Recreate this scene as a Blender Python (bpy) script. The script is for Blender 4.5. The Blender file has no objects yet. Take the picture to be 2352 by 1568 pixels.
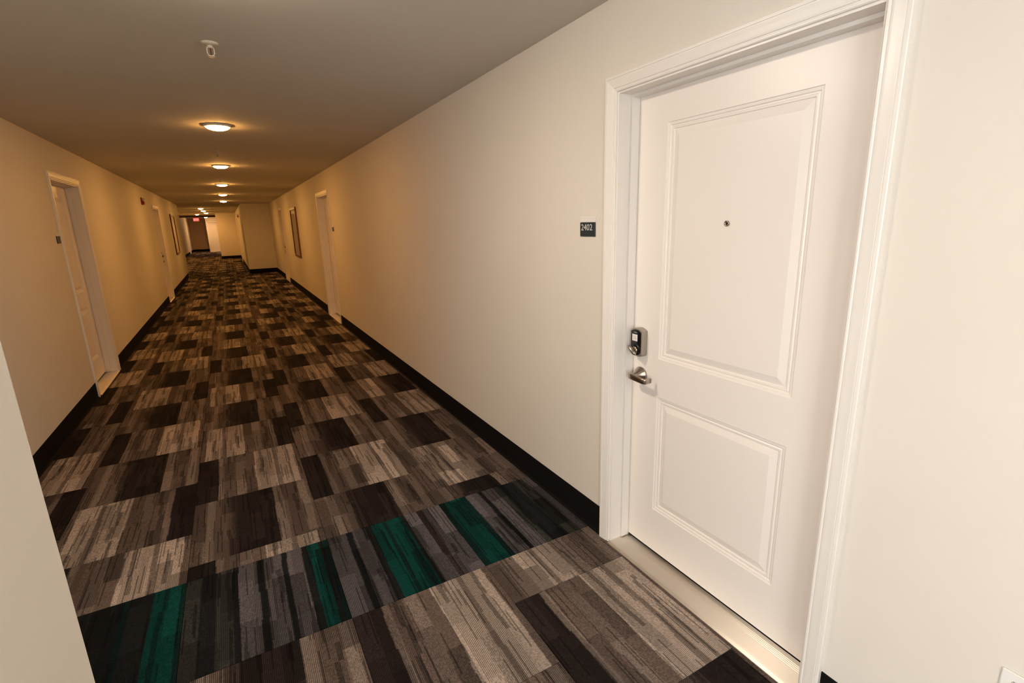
import bpy, bmesh, math, random
from mathutils import Vector, Matrix

S = bpy.context.scene
COL = S.collection
random.seed(7)

# ------------------------------------------------------------------ camera
cam_data = bpy.data.cameras.new('camera')
cam_data.sensor_width = 36.0
cam_data.lens = 1146.62 / 2352 * 36.0
cam_data.clip_start = 0.02
cam_data.clip_end = 200
cam = bpy.data.objects.new('camera', cam_data)
COL.objects.link(cam)
YAW, PITCH, ROLL = 0.5038, 0.2372, -0.0297
fw = Vector((math.sin(YAW) * math.cos(PITCH), math.cos(YAW) * math.cos(PITCH), -math.sin(PITCH)))
rt0 = Vector((math.cos(YAW), -math.sin(YAW), 0))
up0 = rt0.cross(fw)
rt = rt0 * math.cos(ROLL) + up0 * math.sin(ROLL)
up = -rt0 * math.sin(ROLL) + up0 * math.cos(ROLL)
M = Matrix((rt, up, -fw)).transposed().to_4x4()
M.translation = Vector((-1.4514, 0.0, 1.5623))
cam.matrix_world = M
S.camera = cam

# ------------------------------------------------------------------ world, light levels, exposure
world = bpy.data.worlds.new('world')
S.world = world
world.use_nodes = True
world.node_tree.nodes['Background'].inputs[0].default_value = (0.75, 0.85, 1.0, 1)
world.node_tree.nodes['Background'].inputs[1].default_value = 0.003
S.view_settings.view_transform = 'Standard'
S.view_settings.look = 'None'
S.view_settings.exposure = 0.12
S.view_settings.gamma = 1.0
S.view_settings.use_curve_mapping = False
LAMP_COLOR = (1.0, 0.475, 0.118)
NEAR_LAMP_COLOR = (1.0, 0.87, 0.70)
LAMP_STRENGTH = 255.0
NEAR_LAMP_STRENGTH = 310.0     # the whiter lamp above the numbered door
LOBBY_LAMP_STRENGTH = 120.0
FIRST_LAMP_STRENGTH = 148.0
FAR_LAMP_STRENGTH = 310.0
FILL_COLOR = (0.93, 0.975, 1.0)
FILL_STRENGTH = 10.5
SIDE_FILL_STRENGTH = 5.2

# ------------------------------------------------------------------ dimensions (metres; right wall face is x = 0, corridor runs along +y)
XL = -2.766          # face of the left wall
ZC = 2.40            # ceiling
HB = 0.15            # cove base height
Y_END_R, Y_END_L = 20.2, 20.4
X2R, X2L = -0.90, -3.75      # second stretch of the corridor
Y3 = 31.6
X3R = -1.83
Y_DOOR3, X_DOOR3 = 42.3, -2.52
Y_END = 44.6
NEAR_X, NEAR_Y = -1.703, 0.806   # corner of the wall stub beside the camera
NEAR_Y0 = 0.55               # back of the stub; a lobby opens behind it
X_LOBBY = -4.0
Y_BACK = -2.6

# ------------------------------------------------------------------ materials
def new_mat(name):
    m = bpy.data.materials.new(name)
    m.use_nodes = True
    return m, m.node_tree.nodes, m.node_tree.links, m.node_tree.nodes['Principled BSDF']

def paint(name, color, rough=0.6, spec=0.3, bump=0.0, scale=300.0, mottling=0.03, bump_dist=0.0006):
    m, n, l, b = new_mat(name)
    tc = n.new('ShaderNodeTexCoord')
    no = n.new('ShaderNodeTexNoise')
    no.inputs['Scale'].default_value = 3.0
    no.inputs['Detail'].default_value = 4.0
    l.new(tc.outputs['Object'], no.inputs['Vector'])
    mr = n.new('ShaderNodeMapRange')
    mr.inputs[3].default_value = 1 - mottling
    mr.inputs[4].default_value = 1 + mottling
    l.new(no.outputs['Fac'], mr.inputs[0])
    mx = n.new('ShaderNodeMix'); mx.data_type = 'RGBA'; mx.blend_type = 'MULTIPLY'
    mx.inputs[0].default_value = 1.0
    mx.inputs[6].default_value = (*color, 1)
    l.new(mr.outputs[0], mx.inputs[7])
    l.new(mx.outputs[2], b.inputs['Base Color'])
    b.inputs['Roughness'].default_value = rough
    b.inputs['Specular IOR Level'].default_value = spec
    if bump > 0:
        nb = n.new('ShaderNodeTexNoise')
        nb.inputs['Scale'].default_value = scale
        nb.inputs['Detail'].default_value = 2.0
        l.new(tc.outputs['Object'], nb.inputs['Vector'])
        bp = n.new('ShaderNodeBump')
        bp.inputs['Strength'].default_value = bump
        bp.inputs['Distance'].default_value = bump_dist
        l.new(nb.outputs['Fac'], bp.inputs['Height'])
        l.new(bp.outputs[0], b.inputs['Normal'])
    return m

def metal(name, color, rough=0.3):
    m, n, l, b = new_mat(name)
    tc = n.new('ShaderNodeTexCoord')
    no = n.new('ShaderNodeTexNoise'); no.inputs['Scale'].default_value = 90.0
    l.new(tc.outputs['Object'], no.inputs['Vector'])
    mr = n.new('ShaderNodeMapRange')
    mr.inputs[3].default_value = rough * 0.8; mr.inputs[4].default_value = rough * 1.2
    l.new(no.outputs['Fac'], mr.inputs[0]); l.new(mr.outputs[0], b.inputs['Roughness'])
    b.inputs['Base Color'].default_value = (*color, 1)
    b.inputs['Metallic'].default_value = 1.0
    return m

def glow(name, color, strength):
    m, n, l, b = new_mat(name)
    b.inputs['Base Color'].default_value = (0.8, 0.8, 0.8, 1)
    b.inputs['Emission Color'].default_value = (*color, 1)
    b.inputs['Emission Strength'].default_value = strength
    return m

MAT = {}
MAT['wall'] = paint('wall_paint', (0.755, 0.695, 0.62), 0.62, 0.25, 0.25, 260)
MAT['dimmed_wall'] = paint('dimmed_wall_paint', (0.62, 0.42, 0.27), 0.62, 0.25)  # wall paint browned and darkened in place of dim, warm light
MAT['ceiling'] = paint('ceiling_paint', (0.70, 0.665, 0.60), 0.85, 0.1, 0.3, 180)
MAT['trim'] = paint('white_trim_paint', (0.855, 0.805, 0.755), 0.32, 0.45, 0.0)
MAT['door'] = paint('white_door_paint', (0.86, 0.795, 0.74), 0.34, 0.45, 0.10, 120, 0.015)
MAT['base'] = paint('black_vinyl', (0.008, 0.007, 0.007), 0.8, 0.06, 0.0)
MAT['nickel'] = metal('satin_nickel', (0.46, 0.40, 0.335), 0.24)
def brushed():
    m, n, l, b = new_mat('brushed_aluminium')
    b.inputs['Base Color'].default_value = (0.88, 0.81, 0.73, 1)
    b.inputs['Metallic'].default_value = 1.0
    b.inputs['Roughness'].default_value = 0.43
    b.inputs['Anisotropic'].default_value = 0.95
    c = n.new('ShaderNodeCombineXYZ'); c.inputs[1].default_value = 1.0   # brushed along the doorway
    t = n.new('ShaderNodeVectorTransform'); t.vector_type = 'VECTOR'; t.convert_from = 'OBJECT'; t.convert_to = 'WORLD'
    l.new(c.outputs[0], t.inputs[0]); l.new(t.outputs[0], b.inputs['Tangent'])
    return m
MAT['aluminium'] = brushed()
MAT['grey_metal'] = metal('grey_lock_body', (0.42, 0.38, 0.34), 0.42)
MAT['black_gloss'] = paint('black_gloss', (0.006, 0.006, 0.007), 0.12, 0.5)
MAT['dark_gap'] = paint('dark_gap_fill', (0.01, 0.01, 0.01), 0.8, 0.1)
MAT['sticker'] = paint('white_sticker', (0.80, 0.76, 0.74), 0.5, 0.3)
MAT['print'] = paint('grey_print', (0.25, 0.24, 0.24), 0.6, 0.2)
MAT['navy'] = paint('dark_slate_plastic', (0.020, 0.032, 0.042), 0.4, 0.4)
MAT['numeral'] = paint('pale_grey_numerals', (0.62, 0.60, 0.58), 0.5, 0.3)
MAT['plastic'] = paint('white_plastic', (0.82, 0.80, 0.76), 0.35, 0.45)
MAT['red'] = paint('red_plastic', (0.30, 0.010, 0.012), 0.4, 0.4)
MAT['strobe'] = paint('clear_strobe', (0.6, 0.6, 0.58), 0.15, 0.5)
MAT['wood'] = paint('brown_wood_frame', (0.17, 0.065, 0.032), 0.35, 0.4, 0.0, mottling=0.2)
MAT['sprinkler_paint'] = paint('sprinkler_paint', (0.62, 0.56, 0.48), 0.45, 0.35)
MAT['amber'] = paint('amber_bulb', (0.10, 0.035, 0.015), 0.2, 0.5)
MAT['beam'] = paint('darkened_beam', (0.13, 0.055, 0.03), 0.6, 0.2)  # dark brown stands in for shade on the beam face
MAT['art'] = paint('tan_print', (0.34, 0.20, 0.115), 0.5, 0.3, mottling=0.35)
MAT['rubber'] = paint('black_mat', (0.006, 0.006, 0.006), 0.9, 0.1)
MAT['exit_red'] = glow('exit_red', (1.0, 0.06, 0.05), 1.6)
MAT['exit_letter'] = glow('exit_letter', (1.0, 0.20, 0.16), 2.6)
MAT['lamp'] = glow('warm_lamp', LAMP_COLOR, LAMP_STRENGTH)
MAT['near_lamp'] = glow('near_warm_lamp', NEAR_LAMP_COLOR, NEAR_LAMP_STRENGTH)
MAT['lobby_lamp'] = glow('lobby_lamp', NEAR_LAMP_COLOR, LOBBY_LAMP_STRENGTH)
MAT['first_lamp'] = glow('first_warm_lamp', LAMP_COLOR, FIRST_LAMP_STRENGTH)
MAT['white_lamp'] = glow('white_lamp', (1.0, 0.56, 0.24), 420.0)
MAT['far_lamp'] = glow('far_warm_lamp', LAMP_COLOR, FAR_LAMP_STRENGTH)
MAT['side_fill_light'] = glow('side_fill_pane', FILL_COLOR, SIDE_FILL_STRENGTH)  # unseen glowing pane, added to light the large door from the front
MAT['fill_light'] = glow('fill_light_pane', FILL_COLOR, FILL_STRENGTH)  # unseen glowing pane, added to whiten the near end
def glass_mat():
    m, n, l, b = new_mat('picture_glass')
    b.inputs['Base Color'].default_value = (1, 1, 1, 1)
    b.inputs['Roughness'].default_value = 0.03
    b.inputs['Transmission Weight'].default_value = 1.0
    b.inputs['IOR'].default_value = 1.45
    return m
MAT['glass'] = glass_mat()

# carpet: one material per tile design; u runs across the tile, v along the pile lines
K = (0.0205, 0.0142, 0.0132)      # darkest brown
K2 = (0.040, 0.029, 0.0255)
MD = (0.103, 0.0745, 0.0625)
ML = (0.164, 0.126, 0.107)
LT = (0.340, 0.271, 0.229)
TL = (0.002, 0.042, 0.036)     # teal
TD = (0.003, 0.017, 0.017)
PU = (0.094, 0.083, 0.090)     # purple grey
GK = (0.010, 0.011, 0.012)
GG = (0.033, 0.033, 0.030)
DESIGN = {
    'X': [(0, MD), (.09, ML), (.17, MD), (.27, K2), (.36, K), (.60, K), (.67, ML), (.75, MD), (.90, ML), (.97, MD)],
    'Y': [(0, K), (.19, ML), (.24, MD), (.35, ML), (.44, MD), (.54, LT), (.74, ML), (.78, LT), (.95, MD)],
    'W': [(0, MD), (.20, LT), (.43, MD), (.55, K2), (.66, K), (.94, MD)],
    'V': [(0, MD), (.10, ML), (.22, LT), (.36, ML), (.40, LT), (.55, ML), (.68, MD), (.86, ML)],
    'T0': [(0, TD), (.05, TL), (.22, TD), (.27, PU), (.40, GK), (.44, PU), (.56, GG), (.62, GK), (.78, GG), (.90, PU)],
    'T1': [(0, PU), (.15, GK), (.20, PU), (.31, GK), (.36, TL), (.47, TD), (.50, TL), (.64, GK), (.67, PU), (.78, K2), (.83, PU)],
    'T2': [(0, GG), (.10, GK), (.20, GG), (.30, GK), (.34, PU), (.47, GK), (.52, PU), (.64, GK), (.68, PU), (.79, GK), (.84, TL), (.93, GK), (.96, TD)],
    'T3': [(0, GK), (.30, TD), (.34, GK), (.62, TD), (.66, GK), (.80, TL), (.97, TD)],
}

def carpet_mat(name, stops):
    m, n, l, b = new_mat('carpet_' + name)
    def val(x):
        return x
    def math_(op, a, b_=None, c=None):
        nd = n.new('ShaderNodeMath'); nd.operation = op
        for i, v in enumerate((a, b_, c)):
            if v is None: continue
            if isinstance(v, (int, float)): nd.inputs[i].default_value = v
            else: l.new(v, nd.inputs[i])
        return nd.outputs[0]
    def vec(x, y, z):
        nd = n.new('ShaderNodeCombineXYZ')
        for i, v in enumerate((x, y, z)):
            if isinstance(v, (int, float)): nd.inputs[i].default_value = v
            else: l.new(v, nd.inputs[i])
        return nd.outputs[0]
    def white(v):
        nd = n.new('ShaderNodeTexWhiteNoise'); nd.noise_dimensions = '3D'
        l.new(v, nd.inputs['Vector']); return nd.outputs['Value']
    def noise(v, scale, detail=2.0):
        nd = n.new('ShaderNodeTexNoise'); nd.inputs['Scale'].default_value = scale
        nd.inputs['Detail'].default_value = detail
        l.new(v, nd.inputs['Vector']); return nd.outputs['Fac']
    def remap(x, a, b_, c, d):
        nd = n.new('ShaderNodeMapRange'); l.new(x, nd.inputs[0])
        for i, v in zip((1, 2, 3, 4), (a, b_, c, d)): nd.inputs[i].default_value = v
        return nd.outputs[0]
    uvn = n.new('ShaderNodeUVMap'); uvn.uv_map = 'UVMap'
    sep = n.new('ShaderNodeSeparateXYZ'); l.new(uvn.outputs[0], sep.inputs[0])
    u, v = sep.outputs[0], sep.outputs[1]
    oi = n.new('ShaderNodeObjectInfo')
    r = white(oi.outputs['Location'])
    r100 = math_('MULTIPLY', r, 97.0)
    # slightly ragged edges of the colour stripes
    jag = math_('SUBTRACT', white(vec(math_('FLOOR', math_('MULTIPLY', v, 110.0)), math_('FLOOR', math_('MULTIPLY', u, 12.0)), r100)), 0.5)
    us = math_('ADD', u, math_('MULTIPLY', jag, 0.0035))
    step = math_('SUBTRACT', white(vec(math_('FLOOR', math_('MULTIPLY', v, 3.3)), r100, math_('FLOOR', math_('MULTIPLY', u, 5.0)))), 0.5)
    us = math_('ADD', us, math_('MULTIPLY', step, 0.012))
    ramp = n.new('ShaderNodeValToRGB')
    l.new(us, ramp.inputs[0])
    ramp.color_ramp.interpolation = 'LINEAR'
    els = ramp.color_ramp.elements
    pts = []
    for i, (p, c) in enumerate(stops):
        e = stops[i + 1][0] if i + 1 < len(stops) else 1.0
        soft = 0.045 if name in ('X', 'W') and c in (K2,) else 0.004
        pts.append((p + soft if i else 0.0, c)); pts.append((e - soft, c))
    pts = pts[:32]
    while len(els) > 1: els.remove(els[-1])
    els[0].position = pts[0][0]; els[0].color = (*pts[0][1], 1)
    for p, c in pts[1:]:
        el = els.new(min(1.0, p)); el.color = (*c, 1)
    # rectangular blocks of lighter and darker yarn along each stripe
    ku = math_('FLOOR', math_('MULTIPLY', u, 9.0))
    off = white(vec(ku, r100, 1.0))
    kv = math_('FLOOR', math_('ADD', math_('MULTIPLY', v, 2.2), off))
    blk = white(vec(ku, kv, r100))
    f_blk = remap(blk, 0, 1, *((0.45, 1.25) if name[0] == 'T' else (0.62, 1.28)))
    # narrow dark dashes
    def dash(u0, k):
        w = math_('SUBTRACT', white(vec(math_('FLOOR', math_('MULTIPLY', v, 4.0)), r100, 7.0 + k)), 0.5)
        d = math_('ABSOLUTE', math_('SUBTRACT', us, math_('ADD', math_('MULTIPLY', w, 0.04), u0)))
        on = math_('LESS_THAN', d, 0.016)
        gate = math_('GREATER_THAN', white(vec(math_('FLOOR', math_('MULTIPLY', v, 2.5)), r100, 11.0 + k)), 0.38)
        return math_('SUBTRACT', 1.0, math_('MULTIPLY', math_('MULTIPLY', on, gate), 0.48))
    dd = math_('MULTIPLY', math_('MULTIPLY', dash(.29, 0), dash(.62, 1)), dash(.86, 2))
    # pinstripes: single yarn lines, solid in some blocks and broken into ticks in others
    NP = 98.0
    kp = math_('FLOOR', math_('MULTIPLY', u, NP))
    seg = math_('FLOOR', math_('ADD', math_('MULTIPLY', v, 3.0), white(vec(kp, r100, 4.0))))
    pin = white(vec(kp, seg, r100))
    f_pin = math_('SUBTRACT', 1.0, math_('MULTIPLY', math_('GREATER_THAN', pin, 0.88), 0.5))
    fr = math_('FRACT', math_('MULTIPLY', u, NP))
    tick = white(vec(kp, math_('FLOOR', math_('MULTIPLY', v, 75.0)), r100))
    blk2 = white(vec(math_('FLOOR', math_('MULTIPLY', u, 7.0)), kv, math_('ADD', r100, 31.0)))
    solid = math_('GREATER_THAN', blk2, 0.62)
    on = math_('MAXIMUM', solid, math_('GREATER_THAN', tick, 0.48))
    f_line = math_('SUBTRACT', 1.0, math_('MULTIPLY', math_('MULTIPLY', math_('GREATER_THAN', fr, 0.56), on), remap(blk2, 0.0, 1.0, 0.30, 0.62)))
    # short cross flecks
    fl = noise(vec(math_('MULTIPLY', u, 46.0), math_('MULTIPLY', v, 190.0), r100), 1.0, 1.0)
    f_fl = remap(fl, 0.36, 0.62, 0.80, 1.14)
    tot = math_('MULTIPLY', math_('MULTIPLY', f_blk, dd), math_('MULTIPLY', math_('MULTIPLY', f_pin, f_line), f_fl))
    mx = n.new('ShaderNodeMix'); mx.data_type = 'RGBA'; mx.blend_type = 'MULTIPLY'
    mx.inputs[0].default_value = 1.0
    l.new(ramp.outputs[0], mx.inputs[6]); l.new(tot, mx.inputs[7])
    l.new(mx.outputs[2], b.inputs['Base Color'])
    b.inputs['Roughness'].default_value = 0.95
    b.inputs['Specular IOR Level'].default_value = 0.08
    bp = n.new('ShaderNodeBump'); bp.inputs['Strength'].default_value = 0.35
    bp.inputs['Distance'].default_value = 0.0012
    l.new(math_('ADD', math_('LESS_THAN', fr, 0.56), fl), bp.inputs['Height'])
    l.new(bp.outputs[0], b.inputs['Normal'])
    return m
CARPET = {k: carpet_mat(k, v) for k, v in DESIGN.items()}

# ------------------------------------------------------------------ mesh helpers
def link(name, bm_or_mesh, mat=None, parent=None, smooth=False):
    if isinstance(bm_or_mesh, bmesh.types.BMesh):
        me = bpy.data.meshes.new(name)
        bmesh.ops.recalc_face_normals(bm_or_mesh, faces=bm_or_mesh.faces[:])
        bm_or_mesh.to_mesh(me); bm_or_mesh.free()
    else:
        me = bm_or_mesh
    if mat is not None and len(me.materials) == 0:
        me.materials.append(MAT[mat] if isinstance(mat, str) else mat)
    if smooth:
        for p in me.polygons: p.use_smooth = True
    o = bpy.data.objects.new(name, me)
    COL.objects.link(o)
    if parent: o.parent = parent
    return o

def empty(name, loc, rz=0.0):
    o = bpy.data.objects.new(name, None)
    o.location = loc; o.rotation_euler = (0, 0, rz)
    o.empty_display_size = 0.1
    COL.objects.link(o)
    return o

def tag(o, label, cat, group=None, kind=None):
    o['label'] = label; o['category'] = cat
    if group: o['group'] = group
    if kind: o['kind'] = kind
    return o

def structure(o, label=None, cat=None):
    o['kind'] = 'structure'
    if label: o['label'] = label
    if cat: o['category'] = cat
    return o

def box(bm, x0, x1, y0, y1, z0, z1):
    vs = [bm.verts.new((x, y, z)) for x in (x0, x1) for y in (y0, y1) for z in (z0, z1)]
    for f in ((0, 1, 3, 2), (4, 6, 7, 5), (0, 4, 5, 1), (2, 3, 7, 6), (0, 2, 6, 4), (1, 5, 7, 3)):
        bm.faces.new([vs[i] for i in f])

def bm_box(*a):
    bm = bmesh.new(); box(bm, *a); return bm

def rounded_box(x0, x1, y0, y1, z0, z1, r, seg=2):
    bm = bm_box(x0, x1, y0, y1, z0, z1)
    bmesh.ops.bevel(bm, geom=bm.edges[:], offset=r, segments=seg, affect='EDGES')
    return bm

def lathe(bm, prof, axis='Z', seg=28, center=(0, 0, 0)):
    """prof: list of (radius, height) revolved round the axis."""
    rings = []
    c = Vector(center)
    for r, h in prof:
        ring = []
        if r < 1e-6:
            p = {'Z': Vector((0, 0, h)), 'Y': Vector((0, h, 0)), 'X': Vector((h, 0, 0))}[axis]
            ring = [bm.verts.new(c + p)]
        else:
            for i in range(seg):
                a = 2 * math.pi * i / seg
                ca, sa = r * math.cos(a), r * math.sin(a)
                p = {'Z': Vector((ca, sa, h)), 'Y': Vector((ca, h, sa)), 'X': Vector((h, ca, sa))}[axis]
                ring.append(bm.verts.new(c + p))
        rings.append(ring)
    for a, b in zip(rings[:-1], rings[1:]):
        if len(a) == 1 and len(b) == 1: continue
        for i in range(seg):
            j = (i + 1) % seg
            if len(a) == 1: bm.faces.new((a[0], b[i], b[j]))
            elif len(b) == 1: bm.faces.new((a[i], b[0], a[j]))
            else: bm.faces.new((a[i], b[i], b[j], a[j]))
    return bm

def prism(outline, y0, y1, ins=0.0, dep=0.0):
    """Outline in the XZ plane, extruded from y0 (back) to y1 (front), with an inset, chamfered front."""
    bm = bmesh.new()
    cx = sum(p[0] for p in outline) / len(outline); cz = sum(p[1] for p in outline) / len(outline)
    def ring(y, s):
        out = []
        for px, pz in outline:
            dx, dz = px - cx, pz - cz
            d = math.hypot(dx, dz) or 1
            k = (d - s) / d
            out.append(bm.verts.new((cx + dx * k, y, cz + dz * k)))
        return out
    sgn = 1 if y1 > y0 else -1
    rs = [ring(y0, 0), ring(y1 - sgn * dep, 0)]
    if ins > 0: rs.append(ring(y1, ins))
    n_ = len(outline)
    for a, b in zip(rs[:-1], rs[1:]):
        for i in range(n_):
            j = (i + 1) % n_
            bm.faces.new((a[i], a[j], b[j], b[i]))
    bm.faces.new(rs[0]); bm.faces.new(rs[-1])
    return bm

def sweep(bm, pts, w, h, side=Vector((0, 0, 1)), seg=10, power=1.0):
    """Elliptical bar (half sizes w along side, h across) through pts."""
    rings = []
    for i, p in enumerate(pts):
        p = Vector(p)
        t = (Vector(pts[min(i + 1, len(pts) - 1)]) - Vector(pts[max(i - 1, 0)])).normalized()
        b = t.cross(side).normalized(); s = b.cross(t).normalized()
        ww = w[i] if isinstance(w, (list, tuple)) else w
        hh = h[i] if isinstance(h, (list, tuple)) else h
        sp = lambda v_: math.copysign(abs(v_) ** power, v_)
        rings.append([bm.verts.new(p + s * (ww * sp(math.sin(2 * math.pi * (k + .5) / seg))) + b * (hh * sp(math.cos(2 * math.pi * (k + .5) / seg)))) for k in range(seg)])
    for a, b in zip(rings[:-1], rings[1:]):
        for k in range(seg):
            j = (k + 1) % seg
            bm.faces.new((a[k], a[j], b[j], b[k]))
    bm.faces.new(rings[0][::-1]); bm.faces.new(rings[-1])
    return bm

def text_mesh(body, size, extrude=0.0006):
    cu = bpy.data.curves.new('text', 'FONT')
    cu.body = body; cu.size = size; cu.extrude = extrude
    cu.align_x = 'LEFT'; cu.resolution_u = 3
    o = bpy.data.objects.new('text', cu)
    COL.objects.link(o)
    dg = bpy.context.evaluated_depsgraph_get(); dg.update()
    me = bpy.data.meshes.new_from_object(o.evaluated_get(dg))
    bpy.data.objects.remove(o)
    return me

# ------------------------------------------------------------------ floor and carpet tiles
floor_bm = bmesh.new()
box(floor_bm, X_LOBBY - .1, 0.0, Y_BACK - .3, NEAR_Y, -0.20, -0.008)
box(floor_bm, XL - 0.3, 0.0, NEAR_Y, Y_END_L + .2, -0.20, -0.008)
box(floor_bm, X2L - 0.3, 0.0, Y_END_L + .2, Y_END + 0.3, -0.20, -0.008)
floor = structure(link('floor', floor_bm, 'rubber'), 'carpet tiled corridor floor with a teal band across it', 'floor')

TW = 0.61
PITCH_Y = 0.627
tile_cache = {}
def tile_mesh(kind, u0, u1, v0, v1, w, ln, flip):
    key = (kind, round(u0, 3), round(u1, 3), round(v0, 3), round(v1, 3), round(w, 3), round(ln, 3), flip)
    if key in tile_cache: return tile_cache[key]
    me = bpy.data.meshes.new('carpet_tile')
    g = 0.0008
    a, b_ = w / 2 - g, ln / 2 - g
    e = 0.0012
    vs = [(-a, -b_, -.008), (a, -b_, -.008), (a, b_, -.008), (-a, b_, -.008),
          (-a, -b_, -e), (a, -b_, -e), (a, b_, -e), (-a, b_, -e),
          (-a + e, -b_ + e, 0), (a - e, -b_ + e, 0), (a - e, b_ - e, 0), (-a + e, b_ - e, 0)]
    fs = [(8, 9, 10, 11)]
    for i in range(4):
        j = (i + 1) % 4
        fs.append((4 + i, 4 + j, 8 + j, 8 + i)); fs.append((i, j, 4 + j, 4 + i))
    me.from_pydata(vs, [], fs)
    uv = me.uv_layers.new(name='UVMap')
    for lp in me.loops:
        co = vs[lp.vertex_index]
        uu = u0 + (co[0] / w + .5) * (u1 - u0); vv = v0 + (co[1] / ln + .5) * (v1 - v0)
        if flip: uu, vv = 1 - uu, 1 - vv
        uv.data[lp.index].uv = (uu, vv)
    me.materials.append(CARPET[kind])
    tile_cache[key] = me
    return me

def add_tile(x0, x1, y0, y1, kind, fx0, fy0, fl):
    flip = kind == 'Z'
    k = 'Y' if flip else kind
    w, ln = x1 - x0, y1 - y0
    me = tile_mesh(k, (x0 - fx0) / TW, (x1 - fx0) / TW, (y0 - fy0) / fl, (y1 - fy0) / fl, w, ln, flip)
    o = bpy.data.objects.new('carpet_tile', me)
    COL.objects.link(o)
    o.parent = floor
    o.location = ((x0 + x1) / 2, (y0 + y1) / 2, 0)
    return o

BAND0, BAND1 = 1.845, 2.455
seqs = {  # column: (first full boundary beyond the band, designs; first entry is the cut tile next to the band)
    0: (2.62, 'XVXYWYZY'),
    1: (2.895, 'XYXYXYXYX'),
    2: (2.57, 'YXYZXZXYX'),
    3: (2.88, 'YZXYXZXYZ'),
    4: (3.20 - PITCH_Y, 'XXZYXZXYXY'),
}
near = {  # boundary nearest the band on the camera side, designs going towards the camera
    0: (1.57, 'VYWXYX'), 1: (1.238, 'YXYZXY'), 2: (1.50, 'XYXZYX'), 3: (1.30, 'YXZXYX'), 4: (1.30, 'XYXYXY'),
}
tile_end = Y_END_R
rnd = random.Random(11)
for c in range(5):
    fx0 = -TW * (c + 1)
    x0, x1 = max(fx0, XL), -TW * c
    # the band
    add_tile(x0, x1, BAND0, BAND1, 'T%d' % min(c, 3), fx0, BAND0, BAND1 - BAND0)
    # beyond the band
    b0, seq = seqs[c]
    add_tile(x0, x1, BAND1, b0, seq[0], fx0, b0 - PITCH_Y, PITCH_Y)
    y = b0; i = 1; last = seq[-1]
    while y < tile_end - 0.02:
        k = seq[i] if i < len(seq) else ('X' if last != 'X' else rnd.choice('YYZWY'))
        if i >= len(seq) and rnd.random() < 0.12: k = 'V'
        y2 = min(y + PITCH_Y, tile_end)
        add_tile(x0, x1, y, y2, k, fx0, y, PITCH_Y)
        last = k; y += PITCH_Y; i += 1
    # towards the camera and behind it
    b0, seq = near[c]
    add_tile(x0, x1, b0, BAND0, seq[0], fx0, BAND0 - PITCH_Y if c in (1,) else b0, PITCH_Y)
    y = b0; i = 1
    while y > Y_BACK + 0.02:
        y2 = max(y - TW, Y_BACK)
        k = seq[i] if i < len(seq) else rnd.choice('XYZ')
        if c < 2: pieces = [(x0, x1, y2, y)]
        elif c == 2: pieces = [(max(x0, NEAR_X) if y > NEAR_Y0 and y2 < NEAR_Y else x0, x1, y2, y)]
        else:
            pieces = []
            if y > NEAR_Y: pieces.append((x0, x1, max(y2, NEAR_Y), y))
            if y2 < NEAR_Y0: pieces.append((fx0, x1, y2, min(y, NEAR_Y0)))
        for p_ in pieces:
            if p_[3] - p_[2] > .02: add_tile(*p_, k, fx0, y - TW, TW)
        y -= TW; i += 1
for c in (5, 6):     # rest of the lobby floor
    fx0 = -TW * (c + 1); x0, x1 = max(fx0, X_LOBBY), -TW * c
    y = NEAR_Y0
    while y > Y_BACK + .02:
        add_tile(x0, x1, max(y - TW, Y_BACK), y, rnd.choice('XYZ'), fx0, y - TW, TW); y -= TW

# far stretch: tiles only a pixel or two tall, kept as one piece of geometry
far_v, far_f, far_uv, far_m = [], [], [], []
kinds = ['X', 'Y', 'Z', 'W', 'V']
for cx_ in range(8):
    x0 = X2L + cx_ * TW; x1 = min(x0 + TW, 0.0)
    if x1 <= x0: continue
    y = tile_end - rnd.random() * .6
    last = ''
    while y < Y_END:
        ya, yb = max(y, tile_end), min(y + PITCH_Y, Y_END)
        k = 'X' if last != 'X' else rnd.choice('YZWY')
        if rnd.random() < .12: k = 'V'
        n0 = len(far_v)
        if yb > ya:
            far_v += [(x0 + .001, ya + .001, 0), (x1 - .001, ya + .001, 0), (x1 - .001, yb - .001, 0), (x0 + .001, yb - .001, 0)]
            far_f.append((n0, n0 + 1, n0 + 2, n0 + 3))
            q = [(0, 0), (1, 0), (1, 1), (0, 1)]
            if k == 'Z': q = [(1 - a, 1 - b_) for a, b_ in q]
            far_uv.append(q); far_m.append('YXWV'.index('Y' if k == 'Z' else k))
        last = k; y += PITCH_Y
me = bpy.data.meshes.new('distant_carpet_tiles')
me.from_pydata(far_v, [], far_f)
uvl = me.uv_layers.new(name='UVMap')
for p in me.polygons:
    p.material_index = far_m[p.index]
    for k, li in enumerate(p.loop_indices): uvl.data[li].uv = far_uv[p.index][k]
for k in 'YXWV': me.materials.append(CARPET[k])
far_o = link('distant_carpet_tiles', me, None, floor)
far_o['kind'] = 'stuff'

# ------------------------------------------------------------------ ceiling
cb = bmesh.new()
box(cb, X_LOBBY - .16, 0.16, Y_BACK - .16, NEAR_Y, ZC, ZC + .15)
box(cb, XL - .16, 0.16, NEAR_Y, Y_END_L, ZC, ZC + .15)
box(cb, X2L - .16, 0.16, Y_END_L, Y_END + .16, ZC, ZC + .15)
structure(link('ceiling', cb, 'ceiling'), 'plain painted corridor ceiling', 'ceiling')
# dropped beam across the far stretch
structure(link('trim_1', bm_box(X2L, X3R, 36.6, 36.9, 2.31, ZC), 'beam'), 'dropped beam across the far end of the corridor ceiling, coloured dark as if shaded', 'beam')

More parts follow.
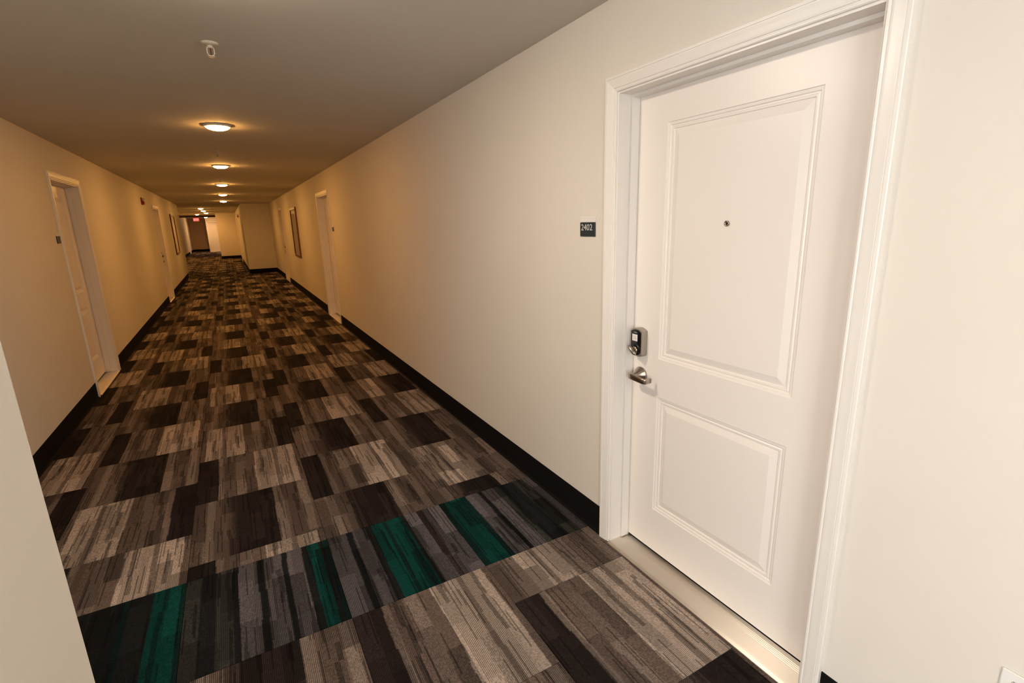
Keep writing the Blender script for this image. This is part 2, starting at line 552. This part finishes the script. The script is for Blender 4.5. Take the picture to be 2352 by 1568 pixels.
# ------------------------------------------------------------------ doors (positions along the walls: casing inner edges)
CW = 0.06     # casing width
REV = 0.007   # reveal
JT = 0.02     # jamb board thickness
HOPEN = 2.045 # jamb head underside
DREC = 0.103  # door face recess
DOORS_R = [(0.733, 1.682), (8.437, 9.452), (15.92, 16.90)]
DOORS_L = [(6.10, 7.098), (13.50, 14.50)]
WT = 0.16

def wall_y(name, xf, sgn, y0, y1, openings, label, zc=ZC):
    """Wall along y with its face at xf; solid on the sgn side; openings = jamb faces."""
    bm = bmesh.new()
    xa, xb = sorted((xf, xf + sgn * WT))
    cur = y0
    for a, b in sorted(openings):
        a -= JT; b += JT
        if a > cur: box(bm, xa, xb, cur, a, -.008, zc)
        box(bm, xa, xb, a, b, HOPEN + JT, zc)
        cur = b
    box(bm, xa, xb, cur, y1, -.008, zc)
    return structure(link(name, bm, 'wall'), label, 'wall')

wall_y('wall_right', 0.0, 1, Y_BACK, Y_END_R, DOORS_R, 'long beige corridor wall holding the numbered white door')
wall_y('wall_left', XL, -1, NEAR_Y, Y_END_L, DOORS_L, 'long beige corridor wall opposite the numbered white door')
bm = bm_box(X_LOBBY, NEAR_X, NEAR_Y0, NEAR_Y, -.008, ZC)
bmesh.ops.bevel(bm, geom=[e for e in bm.edges if all(abs(v.co.x - NEAR_X) < 1e-4 and abs(v.co.y - NEAR_Y) < 1e-4 for v in e.verts)], offset=.004, segments=2, affect='EDGES')
structure(link('wall_near', bm, 'wall'), 'pale wall corner projecting beside the camera', 'wall')
structure(link('wall_far_right', bm_box(X2R, WT, Y_END_R, Y_END_R + WT, -.008, ZC), 'wall'), 'beige wall face where the corridor narrows', 'wall')
wall_y('wall_middle_right', X2R, 1, Y_END_R + WT, Y3, [(27.9, 28.85)], 'beige side wall of the narrower corridor stretch')
structure(link('wall_step_right', bm_box(X3R, X2R + WT, Y3, Y3 + WT, -.008, ZC), 'wall'), 'beige wall face of the second step in the corridor', 'wall')
structure(link('wall_end_right', bm_box(X3R, X3R + WT, Y3 + WT, Y_END, -.008, ZC), 'wall'), 'hidden side wall of the last corridor stretch', 'wall')
structure(link('wall_step_left', bm_box(X2L - WT, XL, Y_END_L, Y_END_L + WT, -.008, ZC), 'wall'), 'wall return where the corridor widens to the side', 'wall')
wall_y('wall_middle_left', X2L, -1, Y_END_L + WT, Y_END, [(40.6, 41.6)], 'beige side wall of the far corridor stretch')
structure(link('wall_end', bm_box(X2L - WT, X3R + WT, Y_END, Y_END + WT, -.008, ZC), 'dimmed_wall'), 'wall closing the far end of the corridor, coloured brown for dim warm light', 'wall')
# wall face with a white door near the far end (opening left for the door)
bm = bmesh.new()
box(bm, X_DOOR3 - .10, X_DOOR3 - .02, Y_DOOR3, Y_DOOR3 + WT, -.008, ZC)
box(bm, X_DOOR3 - .02, X3R + .30, Y_DOOR3, Y_DOOR3 + WT, HOPEN + JT, ZC)
structure(link('wall_end_step', bm, 'wall'), 'short wall face around the far white door', 'wall')
# back wall behind the camera, with a window added for the pale near light
WX0, WX1, WZ0, WZ1 = -3.6, -2.0, 0.75, 2.2
LY0, LY1 = -2.2, 0.35     # second window, added in the unseen lobby wall to light the door
bm = bmesh.new()
box(bm, X_LOBBY - WT, X_LOBBY, Y_BACK - WT, LY0, -.008, ZC)
box(bm, X_LOBBY - WT, X_LOBBY, LY1, NEAR_Y, -.008, ZC)
box(bm, X_LOBBY - WT, X_LOBBY, LY0, LY1, -.008, WZ0)
box(bm, X_LOBBY - WT, X_LOBBY, LY0, LY1, WZ1, ZC)
structure(link('wall_lobby', bm, 'wall'), 'side wall of the lobby behind the camera', 'wall')
win = structure(empty('fill_window_2', (X_LOBBY, (LY0 + LY1) / 2, WZ0), math.pi / 2), 'wide added window with a glowing pane in the unseen lobby side wall', 'window')
hw, hh = (LY1 - LY0) / 2, WZ1 - WZ0
bm = bmesh.new()
for a in ((-hw, -hw + .05, 0, hh), (hw - .05, hw, 0, hh), (-hw + .05, hw - .05, 0, .05), (-hw + .05, hw - .05, hh - .05, hh)):
    box(bm, a[0], a[1], .04, .10, a[2], a[3])
link('fill_window_frame', bm, 'trim', win)
link('pane', bm_box(-hw + .05, hw - .05, .069, .075, .05, hh - .05), 'side_fill_light', win)
bm = bmesh.new()
box(bm, X_LOBBY, WX0, Y_BACK - WT, Y_BACK, -.008, ZC)
box(bm, WX1, 0.16, Y_BACK - WT, Y_BACK, -.008, ZC)
box(bm, WX0, WX1, Y_BACK - WT, Y_BACK, -.008, WZ0)
box(bm, WX0, WX1, Y_BACK - WT, Y_BACK, WZ1, ZC)
structure(link('wall_back', bm, 'wall'), 'wall behind the camera with an opening for the added window', 'wall')
win = structure(empty('fill_window_1', ((WX0 + WX1) / 2, Y_BACK, WZ0)), 'added window with a glowing pane in the unseen wall behind the camera', 'window')
hw, hh = (WX1 - WX0) / 2, WZ1 - WZ0
bm = bmesh.new()
for a in ((-hw, -hw + .05, 0, hh), (hw - .05, hw, 0, hh), (-hw + .05, hw - .05, 0, .05), (-hw + .05, hw - .05, hh - .05, hh)):
    box(bm, a[0], a[1], -.10, -.04, a[2], a[3])
link('fill_window_frame', bm, 'trim', win)
link('pane', bm_box(-hw + .05, hw - .05, -.075, -.069, .05, hh - .05), 'fill_light', win)

# ------------------------------------------------------------------ cove base
def base_run(bm, p0, p1, nrm):
    """Cove base profile from p0 to p1 on a wall whose outward normal is nrm."""
    p0, p1, nrm = Vector((*p0, 0)), Vector((*p1, 0)), Vector((*nrm, 0))
    prof = [(0, 0), (.014, 0), (.014, .0015), (.008, .004), (.0045, .010), (.0035, .018), (.0035, HB - .003), (.002, HB), (0, HB)]
    ra = [bm.verts.new(p0 + nrm * a + Vector((0, 0, b))) for a, b in prof]
    rb = [bm.verts.new(p1 + nrm * a + Vector((0, 0, b))) for a, b in prof]
    for i in range(len(prof) - 1):
        bm.faces.new((ra[i], ra[i + 1], rb[i + 1], rb[i]))
    bm.faces.new(ra); bm.faces.new(rb[::-1])

def base_along_y(name, xf, nx, y0, y1, openings, label):
    bm = bmesh.new(); cur = y0
    for a, b in sorted(openings):
        a -= REV + CW; b += REV + CW
        if a > cur: base_run(bm, (xf, cur), (xf, a), (nx, 0))
        cur = b
    base_run(bm, (xf, cur), (xf, y1), (nx, 0))
    structure(link(name, bm, 'base'), label, 'baseboard')

base_along_y('baseboard_right', 0, -1, Y_BACK, Y_END_R, DOORS_R, 'black vinyl cove base along the numbered-door wall')
base_along_y('baseboard_left', XL, 1, NEAR_Y, Y_END_L, DOORS_L, 'black vinyl cove base along the opposite wall')
base_along_y('baseboard_near', NEAR_X, 1, NEAR_Y0, NEAR_Y + .004, [], 'black vinyl cove base on the projecting near wall')
base_along_y('baseboard_middle_right', X2R, -1, Y_END_R - .004, Y3, [(27.9, 28.85)], 'black cove base of the narrower stretch')
base_along_y('baseboard_middle_left', X2L, 1, Y_END_L + WT, Y_END, [(40.6, 41.6)], 'black cove base of the far side wall')
for nm, xa, xb, yy, lab in (('baseboard_far_right', X2R, 0, Y_END_R, 'black cove base under the wall face where the corridor narrows'),
                            ('baseboard_step_right', X3R, X2R, Y3, 'black cove base under the second step in the corridor'),
                            ('baseboard_end', X2L, X_DOOR3 + .05, Y_END, 'black cove base under the far end wall')):
    bm = bmesh.new(); base_run(bm, (xa, yy), (xb, yy), (0, -1))
    structure(link(nm, bm, 'base'), lab, 'baseboard')

# ------------------------------------------------------------------ door assemblies (local frame: x along the wall, y into the wall, z up)
CAS = [(0, 0), (0, .0075), (.003, .0100), (.0075, .0105), (.010, .0085), (.012, .0080), (.0135, .0115), (.019, .0128), (.034, .0150),
       (.0455, .0172), (.0465, .0155), (.0485, .0155), (.0495, .0180), (.058, .0180), (.060, .0165), (.060, 0)]

def casing_leg(side, half, top):
    """Vertical casing; inner edge at x = side*half; mitred at z = top (inner)."""
    bm = bmesh.new()
    lo = [bm.verts.new((side * (half + s), -t, 0)) for s, t in CAS]
    hi = [bm.verts.new((side * (half + s), -t, top + s)) for s, t in CAS]
    for i in range(len(CAS) - 1):
        bm.faces.new((lo[i], lo[i + 1], hi[i + 1], hi[i]))
    bm.faces.new((lo[-1], lo[0], hi[0], hi[-1]))
    bm.faces.new(lo); bm.faces.new(hi[::-1])
    return bm

def casing_head(half, top):
    bm = bmesh.new()
    a = [bm.verts.new((-half - s, -t, top + s)) for s, t in CAS]
    b = [bm.verts.new((half + s, -t, top + s)) for s, t in CAS]
    for i in range(len(CAS) - 1):
        bm.faces.new((a[i], a[i + 1], b[i + 1], b[i]))
    bm.faces.new((a[-1], a[0], b[0], b[-1]))
    bm.faces.new(a); bm.faces.new(b[::-1])
    return bm

def panel_slab(w, z0, z1, panels, thick=0.044):
    """Moulded two-panel door leaf; face at y = 0, body towards +y."""
    bm = bmesh.new()
    xs = sorted({-w / 2, w / 2} | {p[0] for p in panels} | {p[1] for p in panels})
    zs = sorted({z0, z1} | {p[2] for p in panels} | {p[3] for p in panels})
    vg = {}
    def V(x, z):
        k = (round(x, 5), round(z, 5))
        if k not in vg: vg[k] = bm.verts.new((x, 0, z))
        return vg[k]
    def inside(x, z):
        return any(p[0] < x < p[1] and p[2] < z < p[3] for p in panels)
    for i in range(len(xs) - 1):
        for j in range(len(zs) - 1):
            if not inside((xs[i] + xs[i + 1]) / 2, (zs[j] + zs[j + 1]) / 2):
                bm.faces.new((V(xs[i], zs[j]), V(xs[i + 1], zs[j]), V(xs[i + 1], zs[j + 1]), V(xs[i], zs[j + 1])))
    rings = [(0, 0), (.002, .0035), (.011, .0045), (.014, .0085), (.017, .0085), (.020, .0060), (.026, .0065), (.0275, .0105), (.030, .0110), (.056, .0035), (.0575, .0030)]
    for xa, xb, za, zb in panels:
        prev = [V(xa, za), V(xb, za), V(xb, zb), V(xa, zb)]
        # grid edges inside the outline must match: only corners are used
        for ins, dep in rings[1:]:
            cur = [bm.verts.new((xa + ins, dep, za + ins)), bm.verts.new((xb - ins, dep, za + ins)), bm.verts.new((xb - ins, dep, zb - ins)), bm.verts.new((xa + ins, dep, zb - ins))]
            for k in range(4):
                bm.faces.new((prev[k], prev[(k + 1) % 4], cur[(k + 1) % 4], cur[k]))
            prev = cur
        bm.faces.new(prev)
    # sides and back
    f = [bm.verts.new((sx * w / 2, 0, z)) for sx, z in ((-1, z0), (1, z0), (1, z1), (-1, z1))]
    k_ = [bm.verts.new((sx * w / 2, thick, z)) for sx, z in ((-1, z0), (1, z0), (1, z1), (-1, z1))]
    for i in range(4):
        j = (i + 1) % 4
        bm.faces.new((f[i], f[j], k_[j], k_[i]))
    bm.faces.new(k_)
    me = bpy.data.meshes.new('door_leaf')
    bmesh.ops.recalc_face_normals(bm, faces=bm.faces[:])
    for fc in bm.faces:      # outside of the leaf faces -y
        if abs(fc.normal.y) > .3 and fc.calc_center_median().y < thick * .6 and fc.normal.y > 0: fc.normal_flip()
    bm.to_mesh(me); bm.free()
    me.materials.append(MAT['door'])
    return me

def make_threshold(half):
    bm = bmesh.new()
    # ridged saddle, ridges run along the doorway
    prof = [(-.020, -.006), (-.019, .004), (-.006, .011)]
    prof += [(.004, .0122)]
    for yy in (.066, .074, .082, .090):
        prof += [(yy, .0122), (yy + .001, .0112), (yy + .003, .0112), (yy + .004, .0122)]
    prof += [(.118, .0122), (.120, -.006)]
    prof = [(p[0], p[1] * .65 if p[1] > 0 else p[1]) for p in prof]
    a = [bm.verts.new((-half, p[0], p[1])) for p in prof]
    b = [bm.verts.new((half, p[0], p[1])) for p in prof]
    for i in range(len(prof) - 1): bm.faces.new((a[i], a[i + 1], b[i + 1], b[i]))
    bm.faces.new((a[-1], a[0], b[0], b[-1])); bm.faces.new(a[::-1]); bm.faces.new(b)
    return bm

def lever_handle(door, x, z, direction):
    """Round rose and a return lever pointing along direction (local x)."""
    h = empty('lever_handle', (x, DREC, z)); h.parent = door
    bm = bmesh.new()
    lathe(bm, [(.0001, 0), (.036, 0), (.037, -.004), (.035, -.008), (.031, -.013), (.017, -.034), (.0145, -.042), (.0135, -.056), (.0001, -.056)], 'Y', 32)
    link('rose', bm, 'nickel', h, True)
    bm = bmesh.new()
    d = direction
    pts = [(-d * .017, -.056, .001), (-d * .013, -.059, .001), (0, -.060, .001), (d * .03, -.061, 0), (d * .060, -.061, -.002), (d * .078, -.060, -.003), (d * .083, -.056, -.003), (d * .084, -.046, -.003), (d * .084, -.026, -.003)]
    sweep(bm, pts, [.010, .0135, .0145, .0135, .0125, .012, .012, .0115, .0105], [.004, .006, .006, .006, .006, .006, .006, .0055, .0055], seg=20, power=0.45)
    link('lever', bm, 'nickel', h, True)

def keypad_lock(door, x, z):
    k = empty('keypad_lock', (x, DREC, z)); k.parent = door
    def outline(w, h, r_top, rc):
        pts = []
        hw_, hh_ = w / 2, h / 2
        for i in range(5):
            a = math.pi + i / 4 * math.pi / 2
            pts.append((-hw_ + rc + rc * math.cos(a), -hh_ + rc + rc * math.sin(a)))
        for i in range(5):
            a = 1.5 * math.pi + i / 4 * math.pi / 2
            pts.append((hw_ - rc + rc * math.cos(a), -hh_ + rc + rc * math.sin(a)))
        R_ = (hw_ ** 2 + r_top ** 2) / (2 * r_top)
        t0 = math.asin(hw_ / R_)
        for i in range(13):
            a = math.pi / 2 - t0 + 2 * t0 * i / 12
            pts.append((R_ * math.cos(a), hh_ - R_ + R_ * math.sin(a)))
        return pts
    link('lock_body', prism(outline(.070, .128, .012, .016), 0, -.034, .003, .004), 'grey_metal', k)
    def low(w, h, rc):
        return outline(w, h, .010, rc)
    link('keypad_face', prism(low(.060, .116, .026), -.033, -.0362, .0012, .001), 'black_gloss', k)
    s = link('sticker', bm_box(-.021, .011, -.0372, -.0360, .006, .036), 'sticker', k)
    for i in range(2):
        link('printed_line', bm_box(-.015, .003 + .003 * i, -.0376, -.0371, .024 - i * .008, .0255 - i * .008), 'print', s)
    link('maker_mark', bm_box(-.012, .008, -.0368, -.0360, .043, .0465), 'print', k)
    bm = bmesh.new()
    lathe(bm, [(.0001, -.036), (.016, -.036), (.016, -.040), (.0135, -.043), (.0001, -.043)], 'Y', 28, (-.002, 0, -.035))
    t = link('turn_base', bm, 'nickel', k, True)
    bm = bmesh.new()
    sweep(bm, [(-.024, -.052, -.018), (-.018, -.054, -.023), (-.002, -.0545, -.035), (.013, -.053, -.0455), (.018, -.050, -.049)], [.006, .009, .010, .0095, .006], [.0055, .0085, .0095, .0085, .0055], Vector((0, -1, 0)), 16)
    link('thumb_turn', bm, 'nickel', k, True)

def viewer(door, x, z):
    bm = bmesh.new()
    lathe(bm, [(.0001, .002), (.0105, .002), (.0105, -.002), (.0085, -.0032), (.0060, -.0025), (.0052, -.0012), (.0001, -.0012)], 'Y', 24, (0, 0, 0))
    o = link('door_viewer', bm, 'nickel', door, True); o.location = (x, DREC, z)
    bm = bmesh.new(); lathe(bm, [(.0001, -.0018), (.0045, -.0015), (.0050, -.0012)], 'Y', 20)
    link('lens', bm, 'black_gloss', o, True)

slab_cache = {}
def make_door(name, loc, rz, half, hs, label, hardware='full', near_off=0.0):
    """half: half clear width between jamb faces; hs: side (+1/-1 in local x) of the handle."""
    d = structure(empty(name, loc, rz), label, 'door')
    ci = half + REV                     # casing inner edge
    for s in (-1, 1): link('casing', casing_leg(s, ci, HOPEN + REV), 'trim', d)
    link('casing', casing_head(ci, HOPEN + REV), 'trim', d)
    for s in (-1, 1):
        link('jamb', bm_box(*sorted((s * half, s * (half + JT))), 0, WT - .005, 0, HOPEN + JT), 'trim', d)
        bm = bm_box(*sorted((s * (half - .011), s * half)), DREC - .042, DREC - .001, 0.0135, HOPEN)
        link('door_stop', bm, 'trim', d)
    link('jamb', bm_box(-half, half, 0, WT - .005, HOPEN, HOPEN + JT), 'trim', d)
    link('door_stop', bm_box(-half + .011, half - .011, DREC - .042, DREC - .001, HOPEN - .011, HOPEN), 'trim', d)
    link('threshold', make_threshold(half - .0005), 'aluminium', d)
    link('gap_blocker', bm_box(-half + .004, half - .004, DREC + .012, DREC + .04, .0079, .030), 'dark_gap', d)  # dark strip added to block light and blacken the gap under the leaf
    w = round(2 * half - .006, 4)
    key = (w, hs)
    if key not in slab_cache:
        # panel outline: wider stile on the hinge side is mirrored with the handle side
        pa, pb = -hs * (w / 2 - .182), hs * (w / 2 - .165)
        xa, xb = min(pa, pb), max(pa, pb)
        slab_cache[key] = panel_slab(w, .027, HOPEN - .004, [(xa, xb, .240, .790), (xa, xb, .963, 1.916)])
    o = link('door_leaf', slab_cache[key], None, d); o.location = (0, DREC, 0)
    if hardware != 'none':
        lever_handle(d, hs * (half - .068), .868, -hs)
        keypad_lock(d, hs * (half - .064), 1.022)
        viewer(d, 0.008 * hs, 1.531)
    return d

def right_door(name, i, label, hs=-1, **k):
    a, b = DOORS_R[i]
    return make_door(name, (0, (a + b) / 2, 0), -math.pi / 2, (b - a) / 2, hs, label, **k)
def left_door(name, i, label, hs, **k):
    a, b = DOORS_L[i]
    return make_door(name, (XL, (a + b) / 2, 0), math.pi / 2, (b - a) / 2, hs, label, **k)
right_door('door_1', 0, 'large white two-panel door beside the 2402 sign')
right_door('door_2', 1, 'white recessed door halfway down the 2402 wall, before the picture', 1)
right_door('door_3', 2, 'white recessed door past the picture on the 2402 wall, with black mat')
left_door('door_4', 0, 'white recessed door on the opposite wall, nearest to the camera', -1)
left_door('door_5', 1, 'white recessed door on the opposite wall between red alarm and picture', 1)
make_door('door_6', (X2R, 28.375, 0), -math.pi / 2, .475, -1, 'distant white door in the narrower corridor stretch')
make_door('door_7', (X2L, 41.1, 0), math.pi / 2, .5, 1, 'distant white door on the side wall near the exit sign')
make_door('door_8', (X_DOOR3 + .48, Y_DOOR3, 0), 0, .48, 1, 'bright white door facing the camera at the far end')

# ------------------------------------------------------------------ small things on the walls
def room_sign(loc, rz, label, number=None):
    s = empty('room_sign', loc, rz)
    tag(s, label, 'sign', 'room number signs')
    w = .109
    bm = rounded_box(-w / 2, w / 2, -.006, 0, 0, .063, .0012, 1); link('number_plate', bm, 'navy', s)
    bm = rounded_box(-w / 2, w / 2, -.005, 0, .063, .087, .0012, 1); link('header_strip', bm, 'sticker', s)
    if number:
        me = text_mesh(number, .040, .0006)
        xs = [v.co.x for v in me.vertices]; ys = [v.co.y for v in me.vertices]
        kx = .082 / (max(xs) - min(xs)); kz = .028 / (max(ys) - min(ys)); mx_, my_ = min(xs), min(ys)
        for v in me.vertices:
            x, y, z = v.co
            v.co = ((x - mx_) * kx, -z - .0062, (y - my_) * kz)
        o = link('numerals', me, 'numeral', s)
        o.location = (-w / 2 + .009, 0, .027)
    return s
# the left edge of the plate as seen is the far end on the right wall
room_sign((0, 1.8765, 1.482), -math.pi / 2, 'dark plaque with pale number 2402 beside the large white door', '2402')
room_sign((XL, 5.945, 1.482), math.pi / 2, 'small dark plaque beside the nearest door on the opposite wall')
room_sign((0, 8.24, 1.482), -math.pi / 2, 'tiny dark plaque beside the second door along the 2402 wall')

def outlet(loc, rz):
    o = empty('wall_outlet', loc, rz)
    tag(o, 'white outlet cover plate low on the wall beside the large door', 'outlet')
    link('cover_plate', rounded_box(-.037, .037, -.006, 0, 0, .118, .0025, 2), 'plastic', o)
    for zc_ in (.035, .083):
        r = link('receptacle', rounded_box(-.017, .017, -.008, -.004, zc_ - .014, zc_ + .014, .002, 2), 'plastic', o)
        for xx in (-.006, .006): link('slot', bm_box(xx - .001, xx + .001, -.0086, -.0078, zc_ - .004, zc_ + .005), 'dark_gap', r)
    bm = bmesh.new(); lathe(bm, [(.0001, -.0075), (.003, -.0070), (.003, -.0055)], 'Y', 12, (0, 0, .059)); link('screw', bm, 'nickel', o)
outlet((0, .252, .395), -math.pi / 2)

def alarm(loc, rz, label):
    a = empty('fire_alarm', loc, rz); tag(a, label, 'fire alarm', 'fire alarms')
    link('back_plate', rounded_box(-.06, .06, -.02, 0, 0, .135, .004, 2), 'red', a)
    link('horn_cover', rounded_box(-.052, .052, -.048, -.018, .006, .075, .006, 2), 'red', a)
    link('strobe_lens', rounded_box(-.028, .028, -.058, -.018, .084, .124, .008, 2), 'strobe', a)
    for i in range(3): link('horn_slot', bm_box(-.035, .035, -.049, -.047, .022 + i * .016, .027 + i * .016), 'dark_gap', a)
alarm((XL, 11.97, 2.055), math.pi / 2, 'red fire alarm strobe high on the wall opposite 2402')
alarm((X2R, 24.2, 2.02), -math.pi / 2, 'tiny distant fire alarm high on the narrower stretch wall')

def picture(loc, rz, w, h, label):
    p = empty('framed_picture', loc, rz); tag(p, label, 'picture', 'framed pictures')
    f = .055
    for nm, a in (('frame_rail', (-w / 2, w / 2, h - f, h)), ('frame_rail', (-w / 2, w / 2, 0, f)), ('frame_stile', (-w / 2, -w / 2 + f, f, h - f)), ('frame_stile', (w / 2 - f, w / 2, f, h - f))):
        link(nm, rounded_box(a[0], a[1], -.032, -.001, a[2], a[3], .004, 1), 'wood', p)
    link('artwork', bm_box(-w / 2 + f, w / 2 - f, -.012, -.006, f, h - f), 'art', p)
    link('mount', bm_box(-w / 2 + f, w / 2 - f, -.006, -.001, f, h - f), 'sticker', p)
    link('glazing', bm_box(-w / 2 + f, w / 2 - f, -.020, -.017, f, h - f), 'glass', p)
picture((0, 13.08, .87), -math.pi / 2, 1.02, 1.14, 'tall brown framed picture catching a lamp reflection, past the second door')
picture((XL, 17.75, .90), math.pi / 2, 1.08, 1.12, 'brown framed picture on the wall opposite 2402, past the red alarm')

def mat_rug(loc, w, d, label):
    m = rounded_box(-w / 2, w / 2, -d / 2, d / 2, 0, .012, .004, 1)
    o = link('door_mat', m, 'rubber'); o.location = loc
    tag(o, label, 'mat', 'black door mats')
mat_rug((-.19, 16.38, .0), .34, .75, 'small black mat at the door past the framed picture')
mat_rug((-1.13, 28.4, .0), .40, .75, 'small black mat at the distant door in the narrower stretch')

# ------------------------------------------------------------------ ceiling things
def ceiling_light(x, y, mat, label, r=.088):
    c = empty('ceiling_light', (x, y, ZC)); tag(c, label, 'ceiling light', 'round ceiling lamps')
    bm = bmesh.new()
    lathe(bm, [(r, 0), (r + .016, 0), (r + .016, -.009), (r + .011, -.015), (r, -.017), (r - .002, -.004)], 'Z', 40)
    link('trim_ring', bm, 'plastic', c, True)
    bm = bmesh.new()
    prof = [(r - .002, -.004), (r - .002, -.015)]
    for i in range(1, 9):
        a = i / 8 * math.pi / 2
        prof.append((max(.0001, (r - .002) * math.cos(a)), -.015 - .027 * math.sin(a)))
    lathe(bm, prof, 'Z', 40)
    link('diffuser', bm, mat, c, True)
    return c
LY = [(-0.6, 'glowing ceiling lamp behind the camera'), (1.95, 'glowing ceiling lamp just above the large white door'), (5.05, 'nearest glowing ceiling lamp in view, past the first sprinkler'),
      (8.10, 'second glowing ceiling lamp in the long corridor row'), (11.4, 'third glowing ceiling lamp in the long corridor row'), (14.6, 'fourth glowing ceiling lamp in the long corridor row'),
      (18.0, 'fifth and last glowing ceiling lamp of the long row')]
for y, lab in LY:
    ceiling_light(-1.39 if y > 0 else -1.3, y, 'lobby_lamp' if y < 0 else 'near_lamp' if y < 3 else 'first_lamp' if y < 6 else 'lamp', lab)
for x, y, lab in ((-2.20, 24.0, 'first of three distant lamps close together in the wider stretch'), (-2.20, 26.9, 'second of three distant lamps close together in the wider stretch'),
                  (-2.20, 30.5, 'third of three distant lamps close together in the wider stretch'), (-2.69, 33.0, 'distant lamp just before the dropped beam'),
                  (-2.52, 41.0, 'most distant lamp, seen beside the exit sign')):
    ceiling_light(x, y, 'white_lamp' if y > 40 else 'far_lamp', lab)

def sprinkler(x, y, label):
    s = empty('sprinkler', (x, y, ZC)); tag(s, label, 'sprinkler', 'ceiling sprinklers')
    bm = bmesh.new(); lathe(bm, [(.037, 0), (.0375, -.003), (.030, -.009), (.016, -.011), (.0001, -.011)], 'Z', 32)
    link('escutcheon', bm, 'sprinkler_paint', s, True)
    bm = bmesh.new(); lathe(bm, [(.0001, -.008), (.011, -.009), (.011, -.018), (.008, -.022), (.0001, -.022)], 'Z', 18)
    link('body', bm, 'sprinkler_paint', s, True)
    bm = bmesh.new()
    for k in (-1, 1):
        sweep(bm, [(k * .009, 0, -.016), (k * .0145, 0, -.024), (k * .0145, 0, -.044), (k * .010, 0, -.052), (0, 0, -.055)], .0032, .0028, Vector((0, 1, 0)), 8)
    link('yoke', bm, 'sprinkler_paint', s, True)
    bm = bmesh.new(); lathe(bm, [(.0001, -.021), (.0025, -.022), (.0025, -.052), (.0001, -.053)], 'Z', 10)
    link('glass_bulb', bm, 'amber', s, True)
    bm = bmesh.new(); lathe(bm, [(.0001, -.056), (.017, -.056), (.0175, -.058), (.0001, -.059)], 'Z', 24)
    link('deflector', bm, 'sprinkler_paint', s, True)
sprinkler(-1.396, 2.91, 'white sprinkler head on the ceiling, nearest to the camera')
sprinkler(-1.415, 6.70, 'small sprinkler head on the ceiling between the first and second lamps')
sprinkler(-1.41, 10.2, 'tiny sprinkler head on the ceiling between the second and third lamps')
sprinkler(-2.15, 20.9, 'distant sprinkler head where the corridor widens')

ex = empty('exit_sign', (-2.93, 36.75, 2.07)); tag(ex, 'red glowing exit sign hanging under the far beam', 'exit sign')
link('housing', rounded_box(-.145, .145, -.03, .03, .02, .20, .008, 1), 'exit_red', ex)
link('canopy', bm_box(-.05, .05, -.02, .02, .20, .24), 'plastic', ex)
me = text_mesh('EXIT', .125, .001)
for v in me.vertices:
    x, y, z = v.co; v.co = (x, -z - .0315, y)
xs = [v.co.x for v in me.vertices]
o = link('lettering', me, 'exit_letter', ex); o.location = (-(min(xs) + max(xs)) / 2, 0, .065)
